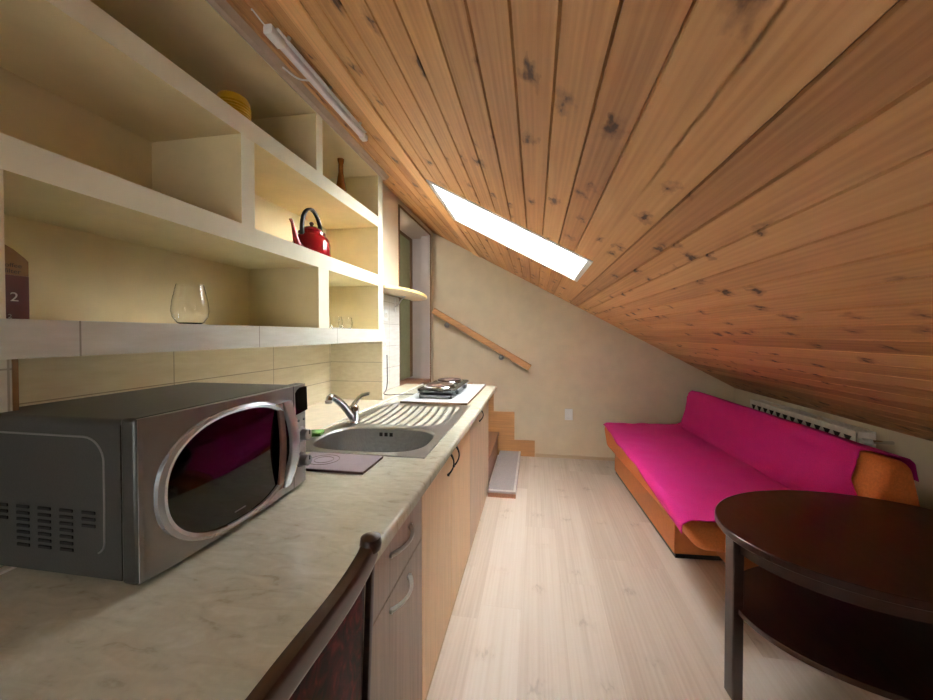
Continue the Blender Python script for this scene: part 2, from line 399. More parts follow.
# roof slab above, with the same hole
def slab(xa, xb, ya, yb, u0, u1, bb):
    P = lambda x, y, u: Vector((x, y, zc(x))) + nrm * u
    bb.poly([P(x, y, u) for x in (xa, xb) for y in (ya, yb) for u in (u0, u1)], [(0, 1, 3, 2), (4, 6, 7, 5), (0, 4, 5, 1), (2, 3, 7, 6), (0, 2, 6, 4), (1, 5, 7, 3)])
struct('ceiling', b, 'ceil', smooth=.3)
b = B(); ov = .0
slab(XK - .15, SX0, YR - .2, YB + .2, th, .20, b); slab(SX1, XR + .2, YR - .2, YB + .2, th, .20, b)
slab(SX0, SX1, YR - .2, SY0, th, .20, b); slab(SX0, SX1, SY1, YB + .2, th, .20, b)
struct('ceiling_roof_deck', b, 'white')
# pale batten beside the roof window, running the whole depth
b = B(); slab(-.652, -.572, YR + .01, YB - .01, -.010, -.0005, b); struct('trim_2', b, 'batten', bevel=.002)
# painted band over the shelves
b = B(); b.prism([(XF, 2.274), (XF + .022, 2.274), (XF + .040, zc(XF + .040) - .001), (XF, zc(XF) - .001)], YR + .01, YS1 + .02); struct('trim_3', b, 'mauve')
# roof window
w = bpy.data.objects.new('window_1', None); C.objects.link(w); w.location = (SX0, SY0, zc(SX0)); w['_o'] = tuple(w.location); w['kind'] = 'structure'
b = B(); e = .012
slab(SX0, SX0 + e, SY0, SY1, -.004, .30, b); slab(SX1 - e, SX1, SY0, SY1, -.004, .30, b)
slab(SX0 + e, SX1 - e, SY0, SY0 + e, -.004, .30, b); slab(SX0 + e, SX1 - e, SY1 - e, SY1, -.004, .30, b)
b.build('window_reveal', 'white', w)
b = B(); e0, e1 = .012, .06
slab(SX0 + e0, SX0 + e1, SY0 + e0, SY1 - e0, .25, .295, b); slab(SX1 - e1, SX1 - e0, SY0 + e0, SY1 - e0, .25, .295, b)
slab(SX0 + e1, SX1 - e1, SY0 + e0, SY0 + e1, .25, .295, b); slab(SX0 + e1, SX1 - e1, SY1 - e1, SY1 - e0, .25, .295, b)
b.build('window_frame', 'white', w)
b = B(); slab(SX0 + e1, SX1 - e1, SY0 + e1, SY1 - e1, .27, .274, b); b.build('pane', 'pane', w)
b = B(); q = -.006
slab(SX0 - .012, SX0, SY0 - .012, SY1 + .012, q, 0, b); slab(SX1, SX1 + .012, SY0 - .012, SY1 + .012, q, 0, b)
slab(SX0, SX1, SY0 - .012, SY0, q, 0, b); slab(SX0, SX1, SY1, SY1 + .012, q, 0, b)
b.build('casing', 'white', w)
# skirting boards
struct('baseboard_back', B().box(.004, XR - .001, YB - .013, YB - .0005, 0, .035), 'base', bevel=.002)
struct('baseboard_right', B().box(XR - .013, XR - .0005, YR + .01, YB - .014, 0, .05), 'base', bevel=.002)

# tiled surfaces of the left wall
struct('trim_4', B().box(XK, XK + .008, YS0, YS1, .8605, 1.2385), 'tile')
struct('trim_5', B().box(XK + .008, XF - .001, YS1 - .008, YS1 - .0003, .8605, 1.2385), 'tile')
struct('trim_6', B().box(XL + .0003, XL + .008, YS1 + .012, DY0 - .016, .8605, 1.575), 'whitetile')
b = B(); b.box(XF, XF + .007, YR + .02, YS0 - .0075, .8605, 1.238)
struct('trim_7', b, 'greytile')
b = B(); b.box(XF - .010, XF + .008, YS0 - .007, YS0 + .0005, .8605, 1.238); struct('trim_8', b, 'frame_brown')

# ------------------------------------------------------------------ built-in plaster shelves
s = thing('built_in_shelf', 'cream plaster wall shelving with open niches above the worktop', 'shelf', (XK, .53, 1.238))
Y0s = -.60
B().box(XK + .0005, XK + .012, .5025, YS1 - .02, 1.3135, 1.587).build('back_panel', 'shelfin', s)
B().box(XK + .0005, XK + .012, Y0s, YS1 - .02, 1.5875, 2.2775).build('back_panel', 'shelfin', s)
def shelfboard(z0, z1): B().box(XK + .012, XF, Y0s, YS1 - .0005, z0, z1).build('shelf_board', ['shelfw', 'shelfin'], s)
B().box(XK + .012, XF, Y0s, YS1 - .0005, 2.2705, 2.2775).build('top_lining', ['shelfw', 'shelfin'], s)
shelfboard(1.951, 2.016); shelfboard(1.587, 1.653)
B().box(XK + .012, XF, .5025, YS1 - .0005, 1.239, 1.300).build('shelf_board', 'shelfw', s)
B().box(XF, XF + .006, YR + .02, YS1 + .006, 1.238, 1.313).build('ledge_tiles', 'ledgetile', s)
B().box(XK + .012, XF, .5025, YS1, 1.300, 1.3135).build('ledge_top', 'shelfw', s)
def div(ya, yb, z0, z1): B().box(XK + .012, XF - .0005, ya, yb, z0, z1).build('divider', ['shelfw', 'shelfin'], s)
div(-.60, -.54, 1.653, 2.2700); div(1.033, 1.089, 1.653, 1.951); div(1.440, 1.487, 2.016, 2.2700); div(1.450, 1.530, 1.3135, 1.587)
B().box(XK + .012, XF, 2.062, YS1 - .0004, 1.3135, 1.587).build('end_panel', ['shelfw', 'shelfin'], s)
B().box(XK + .012, XF, 2.062, YS1 - .0004, 1.653, 1.951).build('end_panel', ['shelfw', 'shelfin'], s)
B().box(XK + .012, XF, 2.062, YS1 - .0004, 2.016, 2.2700).build('end_panel', ['shelfw', 'shelfin'], s)
B().box(XL, XF, YS1 - .0002, YS1 + .008, 1.3135, 2.325).build('end_panel', 'shelfw', s)
B().box(XL - .0, XF, YS1, YS1 + .008, .8605, 1.3135).build('end_panel', 'whitetile', s)

# ------------------------------------------------------------------ worktop, sill, base cabinets
WT0, WT1 = .832, .86
YW0, YW1 = -1.0, 2.85
KX0, KX1, KY0, KY1 = -.885, -.395, 1.165, 1.50   # hole for the bowl
wt = thing('worktop', 'long beige marbled kitchen worktop along the left wall', 'worktop', (-.6, .9, WT0))
b = B()
b.box(-.93, KX0, YW0, YW1, WT0, WT1); b.box(KX0, -.345, YW0, KY0, WT0, WT1); b.box(KX0, -.345, KY1, YW1, WT0, WT1); b.box(KX1, -.345, KY0, KY1, WT0, WT1)
pts = [(-.345, WT0), (-.3145, WT0)] + [(-.320 + .010 * math.cos(a), WT1 - .010 + .010 * math.sin(a)) for a in [i * PI / 2 / 6 for i in range(7)]] + [(-.345, WT1)]
pts[1] = (-.310, WT0)
b.prism(pts, YW0, YW1)
b.build('slab', 'worktop', wt)
B().box(-.945, -.9305, YW0, YW1, WT0, WT1 + .004).build('seal_strip', 'seal', wt)
b = B(); b.box(XK + .0085, -.9455, YS0 + .001, YS1 - .0085, .82, .8600); b.box(XF+.008, -.9455, YW0, YS0, .82, .86); b.box(XL + .009, -.9455, YS1 + .001, YW1, .82, .86)
b.build('back_sill', 'sill', wt)

def bow_handle(p0, p1, out, m='chrome', parent=None, flat=(.010, .006), n=18):
    p0, p1, out = Vector(p0), Vector(p1), Vector(out)
    path = []
    for i in range(n + 1):
        t = i / n; o = math.sin(PI * t) ** .75
        path.append(p0.lerp(p1, t) + out * (.004 + (out.length and 1) * o))
    r = [1.5 - .6 * math.sin(PI * i / n) for i in range(n + 1)]
    bb = B().tube(path, r, 10, sq=flat)
    for p in (p0, p1):
        u = out.normalized(); bb.tube([p + u * .0005, p + u * .008], .006, 10)
    return bb.build('handle', m, parent)
ZP, FX = .10, -.37
def cabinet(name, label, y0, y1, front, parts, grp):
    t = thing(name, label, 'cabinet', (-.65, (y0 + y1) / 2, 0), grp)
    b = B(); e = .016
    b.box(-.90, FX - .019, y0 + .001, y0 + e, .001, WT0 - .001); b.box(-.90, FX - .019, y1 - e, y1 - .001, .001, WT0 - .001)
    b.box(-.90, FX - .019, y0 + e, y1 - e, ZP, ZP + e); b.box(-.90, -.888, y0 + e, y1 - e, .001, WT0 - .001)
    if 'sink' not in name: b.box(-.888, FX - .019, y0 + e, y1 - e, WT0 - .02, WT0 - .001)
    b.build('body', 'carcass', t)
    for kind, ya, yb, za, zb, h in parts:
        d = B().box(FX - .018, FX, ya + .0015, yb - .0015, za, zb).build(kind, front, t, bevel=.0015)
        if h: bow_handle(h[0], h[1], (.028, 0, 0), h[2] if len(h) > 2 else 'nickel', d)
    B().box(FX - .0185, FX - .004, y0 + .001, y1 - .001, .001, .028).build('plinth', 'plinth', t)
    return t
hx = FX + .0005
cabinet('drawer_cabinet', 'shade-greyed wood base unit with two bow-handled drawers beside the chair', .575, 1.112, 'drawer',
        [('drawer', .575, 1.112, .610, .828, ((hx, .850, .712), (hx, .995, .712))), ('drawer', .575, 1.112, .03, .607, ((hx, .848, .568), (hx, .985, .568)))], None)
cabinet('sink_cabinet', 'two-door beech base cabinet under the steel sink', 1.112, 1.982, 'door',
        [('door', 1.112, 1.525, .03, .828, ((hx, 1.455, .785), (hx, 1.455, .68), 'dark')), ('door', 1.525, 1.982, .03, .828, ((hx, 1.56, .785), (hx, 1.56, .68), 'dark'))], None)
cabinet('base_cabinet', 'pale oak base cabinet at the stair end of the worktop', 1.984, 2.80, 'door2',
        [('door', 1.984, 2.36, .03, .828, ((hx, 2.315, .785), (hx, 2.315, .70), 'dark')), ('door', 2.36, 2.71, .03, .828, None), ('side_filler', 2.712, 2.80, .03, .828, None)], None)
cabinet('base_cabinet', 'shade-greyed wood base cabinet behind the chair, nearest the camera', -.40, .573, 'drawer',
        [('door', -.40, .09, .03, .828, None), ('door', .09, .573, .03, .828, None)], None)

# ------------------------------------------------------------------ sink
sk = thing('kitchen_sink', 'stainless steel inset sink with ribbed drainer and single bowl', 'sink', (-.635, 1.58, .86))
SXa, SXb, SYa, SYb = -.900, -.372, 1.145, 2.025
zr = .8635
bx, by, ha, hb = -.640, 1.3325, .232, .157
def bowl(t, sc=1.0, z=zr, n=3.2):
    ca, sa = math.cos(t), math.sin(t)
    x = ha * sc * math.copysign(abs(ca) ** (2 / n), ca); y = (hb - ha * (1 - sc)) * math.copysign(abs(sa) ** (2 / n), sa)
    return Vector((bx + x, by + y, z))
N = 96; ts = [2 * PI * (k + .5) / N for k in range(N)]
YD = 1.515
def rect(t):
    ca, sa = math.cos(t), math.sin(t); w = max(abs(ca), abs(sa)); x, y = ca / w, sa / w
    return Vector((SXa + (SXb - SXa) * (x + 1) / 2, SYa + (YD - SYa) * (y + 1) / 2, zr))
b = B()
R0 = [rect(t) for t in ts]
# snap the ring's corners
for cx_, cy_ in ((SXa, SYa), (SXb, SYa), (SXa, YD), (SXb, YD)):
    i = min(range(N), key=lambda i: (R0[i].x - cx_) ** 2 + (R0[i].y - cy_) ** 2); R0[i] = Vector((cx_, cy_, zr))
b.rings([R0, [bowl(t, 1.03, zr) for t in ts], [bowl(t, 1.01, zr - .0015) for t in ts], [bowl(t, .985, zr - .007) for t in ts], [bowl(t, .975, zr - .02) for t in ts], [bowl(t, .94, zr - .13) for t in ts], [bowl(t, .91, zr - .152) for t in ts], [bowl(t, .85, zr - .162) for t in ts], [bowl(t, .3, zr - .168) for t in ts]], cap1=True)
def drain(u, v):
    y = YD + (SYb - YD) * u; x = SXa + (SXb - SXa) * v; z = zr
    m = .04; fx = min(x - (SXa + .03), (SXb - m) - x); fy = min(y - (YD + .02), SYb - .035 - y)
    e = max(0, min(1, min(fx, fy) / .012)); e = e * e * (3 - 2 * e)
    # front corner of the drainer is cut off at a slant
    cut = max(0, min(1, ((x - (SXb - .12)) * .75 - (y - (YD + .02))) / .01 + 1)); e *= (1 - cut)
    ph = (x + .25 * max(0, (y - YD - .1)) ** 2) / .043
    z -= e * (.0036 - .0042 * max(0, math.cos(2 * PI * ph)) ** 3)
    return Vector((x, y, z))
b.grid(drain, 60, 150)
# folded rim
b.box(SXa, SXb, SYa - .0008, SYa, .860, zr); b.box(SXb - .0005, SXb + .0008, SYa, SYb, .860, zr); b.box(SXa, SXb, SYb, SYb + .0008, .860, zr); b.box(SXa - .0008, SXa + .0005, SYa, SYb, .860, zr)
b.build('basin', 'steel', sk, smooth=.5, normals=True)
b = B()
for k in range(3): b.box(-.690 + k * .024, -.676 + k * .024, by + hb - .012, by + hb - .0085, .826, .842)
b.build('overflow', 'vent', sk)
B().lathe([(.0, .0), (.036, .0), (.040, .003), (.02, .001)], (bx, by, zr - .1685), 24, cap=False).build('drain_strainer', 'chrome', sk)

# faucet
fa = thing('kitchen_faucet', 'chrome single-lever mixer tap standing at the back of the sink', 'faucet', (-.845, 1.53, zr))
fx, fy = -.845, 1.53
b = B(); b.lathe([(.032, 0), (.032, .006), (.025, .012), (.024, .05), (.026, .066), (.022, .082), (.008, .09)], (fx, fy, zr + .0003), 24, rot=rx(-.08)); b.build('body', 'chrome', fa)
b = B()
P0 = Vector((fx, fy, .885)); P3 = Vector((-.872, 1.405, 1.010))
path = [P0.lerp(P3, t) + Vector((0, 0, .012 * math.sin(PI * t))) for t in [i / 10 for i in range(11)]] + [P3 + Vector((-.001, -.014, .003)), P3 + Vector((-.001, -.023, -.001)), P3 + Vector((-.001, -.027, -.010))]
b.tube(path, [.019] + [.0165] * 9 + [.015, .0145, .0145, .0145], 14); b.build('spout', 'chrome', fa)
b = B(); P = P3 + Vector((-.001, -.027, -.010)); b.tube([P, P + Vector((0, 0, -.012))], .0155, 14); b.build('aerator', 'nickel', fa)
b = B(); Q = Vector((fx, fy + .002, .948)); b.tube([Q, Q + Vector((.012, .02, .028)), Q + Vector((.03, .028, .044)), Q + Vector((.066, .03, .054))], [1.3, 1.1, 1, .8], 12, sq=(.022, .011)); b.build('lever', 'chrome', fa)

# board lying over the sink edge
t = thing('cutting_board', 'thin mauve glass board lying on worktop before the sink', 'board', (-.62, 1.06, .8605))
B().box(-.78, -.512, .982, 1.125, .8605, .867).build('board', 'boardedge', t, bevel=.001)
B().box(-.779, -.513, .983, 1.124, .867, .8685).build('top_face', 'board', t)
b = B()
for r_ in (.028, .045): b.tube([(-.69 + r_ * math.cos(a) * 1.1, 1.06 + r_ * math.sin(a), .8687) for a in [i * 2 * PI / 40 for i in range(40)]], .0008, 6, closed=True)
b.build('printed_rings', 'boardedge', t)
# green scourer behind the microwave
b = B(); b.box(-.93, -.875, 1.30, 1.36, .8645, .880, rot=rz(.3)); tag(b.build('scouring_pad', 'sponge', None, bevel=.004, off=(-.90, 1.33, .8645)), 'small green scouring pad on the worktop behind the microwave', 'sponge')

# ------------------------------------------------------------------ microwave
mw = thing('microwave_oven', 'silver microwave oven with oval black window on the worktop', 'microwave', (-.82, .69, .86))
MX0, MX1, MY0, MY1, MZ0, MZ1 = -1.0, -.677, .476, .900, .874, 1.142
# shell: rounded top edges
pts = []
for (cx_, cz_, a0, s_) in ((MX0, MZ0, 0, 0),):
    pass
b = B()
sec = [(MY0, MZ0), (MY1, MZ0)] + [(MY1 - .012 + .012 * math.cos(a), MZ1 - .012 + .012 * math.sin(a)) for a in [i * PI / 12 for i in range(7)]] + [(MY0 + .012 + .012 * math.cos(a), MZ1 - .012 + .012 * math.sin(a)) for a in [PI / 2 + i * PI / 12 for i in range(7)]]
b.prism(sec, MX0, MX1, 'X'); shell = b.build('casing', 'mwside', mw)
# fascia
b = B()
fsec = [(MY0 - .001, MZ0 - .003), (MY1 + .002, MZ0 - .003), (MY1 + .002, MZ1 + .003), (MY0 - .001, MZ1 + .003)]
nfr = 10
def fasc(y, z):   # gentle outward bulge
    u = (y - MY0) / (MY1 - MY0); return MX1 + .038 + .012 * math.sin(PI * max(0, min(1, u))) * .6
ys = [MY0 + .001 + (MY1 - MY0 - .0) * i / nfr for i in range(nfr + 1)]
B().box(MX1 + .0008, MX1 + .033, MY0 - .002, MY1 + .003, MZ0 - .004, MZ1 + .004).build('front_frame', 'mwside', mw, bevel=.006)
pl = [(MX1 + .0335, ys[0])] + [(fasc(y, 0) - (.006 if i in (0, nfr) else 0), y) for i, y in enumerate(ys)] + [(MX1 + .0335, ys[-1])]
b.prism(pl, MZ0 - .003, MZ1 + .003, 'Z'); fas = b.build('fascia', 'mwface', mw, bevel=.003)
# window oval with pillow ring
WY, WZc, WA, WB = .668, 1.003, .163, .122
def ov(t, sc=1.0, dx=0.0):
    n = 2.3; ca, sa = math.cos(t), math.sin(t)
    y = WY + WA * sc * math.copysign(abs(ca) ** (2 / n), ca); z = WZc + WB * sc * math.copysign(abs(sa) ** (2 / n), sa)
    return Vector((fasc(y, z) + dx, y, z))
T = [2 * PI * k / 96 for k in range(96)]
b = B().rings([[ov(t, 1.05, -.002) for t in T], [ov(t, 1.045, .006) for t in T], [ov(t, 1.0, .010) for t in T], [ov(t, .955, .007) for t in T], [ov(t, .945, -.001) for t in T]]); ring = b.build('window_ring', 'mwring', mw)
b = B().rings([[ov(t, .95, .0022) for t in T], [ov(t, .6, .0026) for t in T], [ov(t, .2, .0028) for t in T]], cap1=True); b.build('window_glass', 'mwglass', mw)
b = B(); b.box(fasc(.66, 0) + .0027, fasc(.66, 0) + .0032, .648, .676, .905, .9075); b.build('brand_mark', 'knobgrey', mw)
# handle: vertical bow at the right end of the oval
b = B(); hp = [(fasc(.80, 0) + .004 + .020 * math.sin(PI * i / 14), .806 + .006 * math.sin(PI * i / 14), .895 + (1.112 - .895) * i / 14) for i in range(15)]
b.tube(hp, 1, 12, sq=(.030, .012)); b.build('door_handle', 'mwring', mw)
b = B(); hp = [(fasc(.79, 0) + .002 + .014 * math.sin(PI * i / 14), .784 - .004 * math.sin(PI * i / 14), .897 + (1.110 - .897) * i / 14) for i in range(15)]
b.tube(hp, 1, 12, sq=(.018, .008)); b.build('handle_recess', 'boardedge', mw)
# door seam and control panel
b = B(); b.box(MX1 + .012, fasc(.845, 0) + .0006, .8415, .8428, MZ0 - .002, MZ1 + .0032); b.build('door_seam', 'vent', mw)
xp = fasc(.875, 0)
b = B(); b.prism([(.849, 1.125), (.856, 1.133), (.870, 1.138), (.897, 1.138), (.900, 1.072), (.852, 1.066)], xp - .006, xp + .0016, 'X'); b.build('display', 'mwglass', mw)
for y_ in (.862, .885):
    b = B().lathe([(.0035, 0), (.0035, .003), (.001, .0045)], (xp, y_, 1.048), 12, rot=ry(PI / 2)); b.build('button', 'mwring', mw)
for z_ in (1.008, .938):
    b = B().lathe([(.021, 0), (.020, .004), (.0155, .006), (.0145, .024), (.012, .026)], (xp - .001, .874, z_), 28, rot=ry(PI / 2)); kn = b.build('knob', 'knobgrey', mw)
    b = B(); b.box(xp + .0252, xp + .0268, .8725, .8755, z_ + .002, z_ + .013); b.build('pointer', 'vent', kn)
# side panel: embossed line and louvres
def arc(cx_, cz_, r, a0, a1, n=8): return [(cx_ + r * math.cos(a0 + (a1 - a0) * i / n), cz_ + r * math.sin(a0 + (a1 - a0) * i / n)) for i in range(n + 1)]
ln = [(-.985, 1.112)] + arc(-.752, 1.070, .042, PI / 2, 0) + [(-.710, 1.0), (-.711, .94)] + arc(-.730, .935, .019, 0, -PI / 2.6)
b = B(); b.tube([(x, MY0 - .0003, z) for x, z in ln], .0016, 8); b.build('embossed_line', 'mwface', mw)
cols = [(-.931, 0, 3), (-.883, 0, 7), (-.836, 0, 7), (-.789, 0, 7), (-.742, 0, 3)]
for cxv, a0, n_ in cols:
    for i in range(n_):
        z_ = .984 - i * .0112
        B().box(cxv - .014, cxv + .014, MY0 - .0022, MY0 - .0002, z_ - .0028, z_ + .0028).build('side_vent', 'vent', mw, bevel=.001)
for fx_, fy_ in ((-.96, .51), (-.96, .87), (-.70, .51), (-.70, .87)):
    B().lathe([(.012, 0), (.014, MZ0 - .8606)], (fx_, fy_, .8603), 14).build('foot', 'dark', mw)

# ------------------------------------------------------------------ hob on its board
t = thing('hob_board', 'white board with brown edge lying under the double hotplate', 'board', (-.59, 2.42, .8605))
B().box(-.815, -.40, 2.04, 2.835, .8605, .874).build('board', 'hobboard', t, bevel=.001)
b = B(); b.box(-.815, -.40, 2.0355, 2.0398, .8605, .8735); b.box(-.3998, -.396, 2.0355, 2.835, .8605, .8735); b.build('edge_band', 'frame_brown', t)
hb_ = thing('electric_hotplate', 'black portable double hotplate standing on white board', 'hotplate', (-.62, 2.36, .8742))
HX0, HX1, HY0, HY1 = -.75, -.50, 2.13, 2.66
b = B()
def rr(x0, x1, y0, y1, r, z, n=6):
    P = []
    for cx_, cy_, a in ((x1 - r, y1 - r, 0), (x0 + r, y1 - r, PI / 2), (x0 + r, y0 + r, PI), (x1 - r, y0 + r, 3 * PI / 2)):
        for i in range(n + 1): P.append(Vector((cx_ + r * math.cos(a + PI / 2 * i / n), cy_ + r * math.sin(a + PI / 2 * i / n), z)))
    return P
b.rings([rr(HX0 + .03, HX1 - .03, HY0 + .03, HY1 - .03, .03, .890), rr(HX0 + .018, HX1 - .018, HY0 + .018, HY1 - .018, .03, .893), rr(HX0, HX1, HY0, HY1, .035, .925), rr(HX0 + .003, HX1 - .003, HY0 + .003, HY1 - .003, .035, .932), rr(HX0 + .02, HX1 - .02, HY0 + .02, HY1 - .02, .03, .9345)], cap0=True, cap1=True)
b.build('body', 'hobblack', hb_)
for yy, r_ in ((2.27, .093), (2.52, .085)):
    b = B().lathe([(r_ + .012, 0), (r_ + .014, .004), (r_ + .010, .009), (r_ + .001, .009), (r_, .003)], (-.625, yy, .9340), 40, cap=False); b.build('chrome_ring', 'chrome', hb_)
    b = B().lathe([(r_, 0), (r_, .016), (r_ - .004, .0185), (.028, .0185), (.026, .0165), (.001, .0165)], (-.625, yy, .9345), 40); b.build('hotplate', 'plate', hb_)
for yy in (2.24, 2.30, 2.48, 2.54)[::2]:
    b = B().lathe([(.016, 0), (.015, .015), (.012, .018)], (HX1 - .012, yy, .905), 18, rot=ry(PI / 2)); b.build('knob', 'dark', hb_)
for xx in (HX0 + .03, HX1 - .03):
    for yy in (HY0 + .025, HY1 - .025): B().lathe([(.012, 0), (.014, .024)], (xx, yy, .8743), 14).build('foot', 'dark', hb_)
b = B().tube([(HX0 + .03, HY0 + .004, .892), (HX1 - .03, HY0 + .004, .892)], .008, 10); b.build('base_bar', 'knobgrey', hb_)
cp = [(HX0 + .004, 2.35, .905), (-.78, 2.34, .884), (-.82, 2.32, .8665), (-.88, 2.34, .8645), (-.94, 2.30, .8680), (-1.0, 2.27, .8650), (-1.06, 2.33, .8645), (-1.08, 2.42, .8645), (-1.085, 2.46, .90), (-1.0885, 2.47, .98), (-1.0885, 2.465, 1.13)]
def smoothp(P, it=3):
    P = [Vector(p) for p in P]
    for _ in range(it):
        Q = [P[0]]
        for a, c in zip(P, P[1:]): Q += [a.lerp(c, .25), a.lerp(c, .75)]
        Q.append(P[-1]); P = Q
    return P
B().tube(smoothp(cp), .0032, 8).build('power_cord', 'dark', hb_)

# sockets on the white tiles
XT = XL + .0083
def socket(name, label, y, z, w=.075, h=.08):
    t = thing(name, label, 'socket', (XT, y, z), None)
    B().box(XT, XT + .010, y - w / 2, y + w / 2, z - h / 2, z + h / 2).build('cover_plate', 'white', t, bevel=.003)
    B().lathe([(.021, 0), (.019, -.003), (.001, -.003)][::-1], (XT + .0135, y, z), 20, rot=ry(PI / 2), cap=False).build('socket_well', 'seal', t)
    return t
socket('wall_socket', 'white socket on white tiles just below the corner shelf', 2.43, 1.42)
socket('wall_socket', 'white socket low on the white tiles above the hob cord', 2.40, 1.21)

# corner shelf
cs = thing('corner_shelf', 'cream rounded corner shelf on a white bracket beside the stair doorway', 'shelf', (XL, 2.5, 1.59))
out = [(XL + .0005, 2.132), (-.955, 2.132), (-.895, 2.20), (-.865, 2.32), (-.850, 2.50), (-.862, 2.68), (-.90, 2.86), (-.965, 2.99), (-1.04, 3.045), (XL + .0100, 3.06)]
sm = [Vector((x, y, 0)) for x, y in out]; sm = [sm[0]] + smoothp(sm[1:-1], 2) + [sm[-1]]
out2 = [(p.x, p.y) for p in sm]
B().prism(out2, 1.582, 1.600, 'Z').build('shelf_board', 'cornershelf', cs)
edge = [(x, y, 1.591) for x, y in out2[1:-1]]
B().tube(edge, 1, 8, sq=(.004, .019)).build('edge_band', 'shelfedge', cs)
b = B(); yb_ = 2.62
b.tube([(XT + .002, yb_, 1.46), (XT + .003, yb_, 1.565)], 1, 8, sq=(.018, .005)); b.tube([(XT + .002, yb_, 1.577), (-1.0, yb_, 1.577)], 1, 8, sq=(.018, .005))
b.tube(smoothp([(XT + .004, yb_, 1.50), (-1.065, yb_, 1.51), (-1.04, yb_, 1.55), (-1.01, yb_, 1.575)]), 1, 8, sq=(.008, .008)); b.build('bracket', 'white', cs)

# ------------------------------------------------------------------ things on the shelves
# red kettle
kt = thing('red_kettle', 'red enamel kettle with black arched handle in middle niche', 'kettle', (-1.085, 1.60, 1.6535))
kx, ky, kz = -1.070, 1.555, 1.6535
b = B().lathe([(.066, 0), (.079, .004), (.084, .012), (.084, .065), (.080, .088), (.068, .102), (.063, .107), (.062, .120), (.052, .123)], (kx, ky, kz), 40); b.build('body', 'red', kt)
b = B().lathe([(.050, .0), (.052, .004), (.044, .016), (.025, .026), (.008, .030)], (kx, ky, kz + .1222), 32); lid = b.build('lid', 'red', kt)
b = B().lathe([(.004, 0), (.006, .004), (.010, .010), (.010, .016), (.005, .021)], (kx, ky, kz + .1522), 16); b.build('lid_knob', 'boxbrown', lid)
sp = smoothp([(kx, ky - .080, kz + .030), (kx, ky - .108, kz + .045), (kx, ky - .122, kz + .085), (kx, ky - .135, kz + .125), (kx, ky - .150, kz + .142)], 2)
B().tube(sp, [.020 - .013 * min(1, i / (len(sp) * .7)) for i in range(len(sp))], 14).build('spout', 'red', kt)
hd = [(kx, ky + .072 * math.cos(a) * (1.0), kz + .125 + .108 * math.sin(a)) for a in [PI * i / 20 for i in range(21)]]
hd = [(kx, ky + .068, kz + .095)] + hd + [(kx, ky - .068, kz + .095)]
B().tube(hd, 1, 10, sq=(.013, .018)).build('handle', 'blackh', kt)
for sy in (-1, 1):
    B().box(kx - .006, kx + .006, ky + sy * .070 - .004, ky + sy * .070 + .004, kz + .078, kz + .112).build('handle_lug', 'red', kt, bevel=.002)

# yellow ribbed vase
yx, yy_, yz = -1.10, 1.145, 2.0165
prof = [(.036, 0), (.050, .010)] + [(.050 + .003 * i / 20 + (.003 if i % 2 else 0), .012 + .100 * i / 20) for i in range(21)] + [(.052, .124), (.046, .136), (.038, .140), (.034, .134), (.044, .02), (.01, .012)]
vz = B().lathe(prof, (yx, yy_, yz), 36); o = vz.build('ribbed_vase', 'yellow', None, off=(yx, yy_, yz)); tag(o, 'yellow ribbed ceramic vase in the long top niche', 'vase')
# amber bottle
ax, ay, az = -1.06, 1.80, 2.0165
o = B().lathe([(.024, 0), (.031, .006), (.033, .03), (.030, .06), (.021, .11), (.0135, .155), (.0125, .205), (.0165, .218), (.0175, .232), (.013, .234), (.010, .20)], (ax, ay, az), 32).build('glass_bottle', 'amber', None, off=(ax, ay, az)); tag(o, 'slim brown glass bottle standing in the small top right niche', 'bottle')
# glasses
def tumbler(name, label, x, y, z, prof, grp=None, th=.0014):
    inner = [(max(r - th, .0005), max(h, .006)) for r, h in prof[::-1] if h > .002 or r > .01]
    pr = prof + [(max(r - th, .001), zz if zz > .006 else .006) for r, zz in prof[::-1]] + [(.0008, .006)]
    pr = [(.0008, 0)] + pr
    o = B().lathe(pr, (x, y, z), 40, cap=True).build(name, 'glass', None, off=(x, y, z)); return tag(o, label, 'glass', grp)
tumbler('stemless_glass', 'large clear stemless wine glass in the bottom left niche', -1.10, .972, 1.3137,
        [(.024, 0), (.035, .008), (.046, .026), (.0495, .045), (.047, .075), (.041, .105), (.036, .130)])
tp = [(.022, 0), (.030, .004), (.037, .02), (.039, .035), (.037, .052), (.033, .070)]
tumbler('drinking_glass', 'left of two small glasses in the bottom right niche', -1.12, 1.835, 1.3137, tp, 'small glasses in the bottom right niche')
tumbler('drinking_glass', 'right of two small glasses in the bottom right niche, nearer the stairs', -1.12, 1.945, 1.3137, tp, 'small glasses in the bottom right niche')
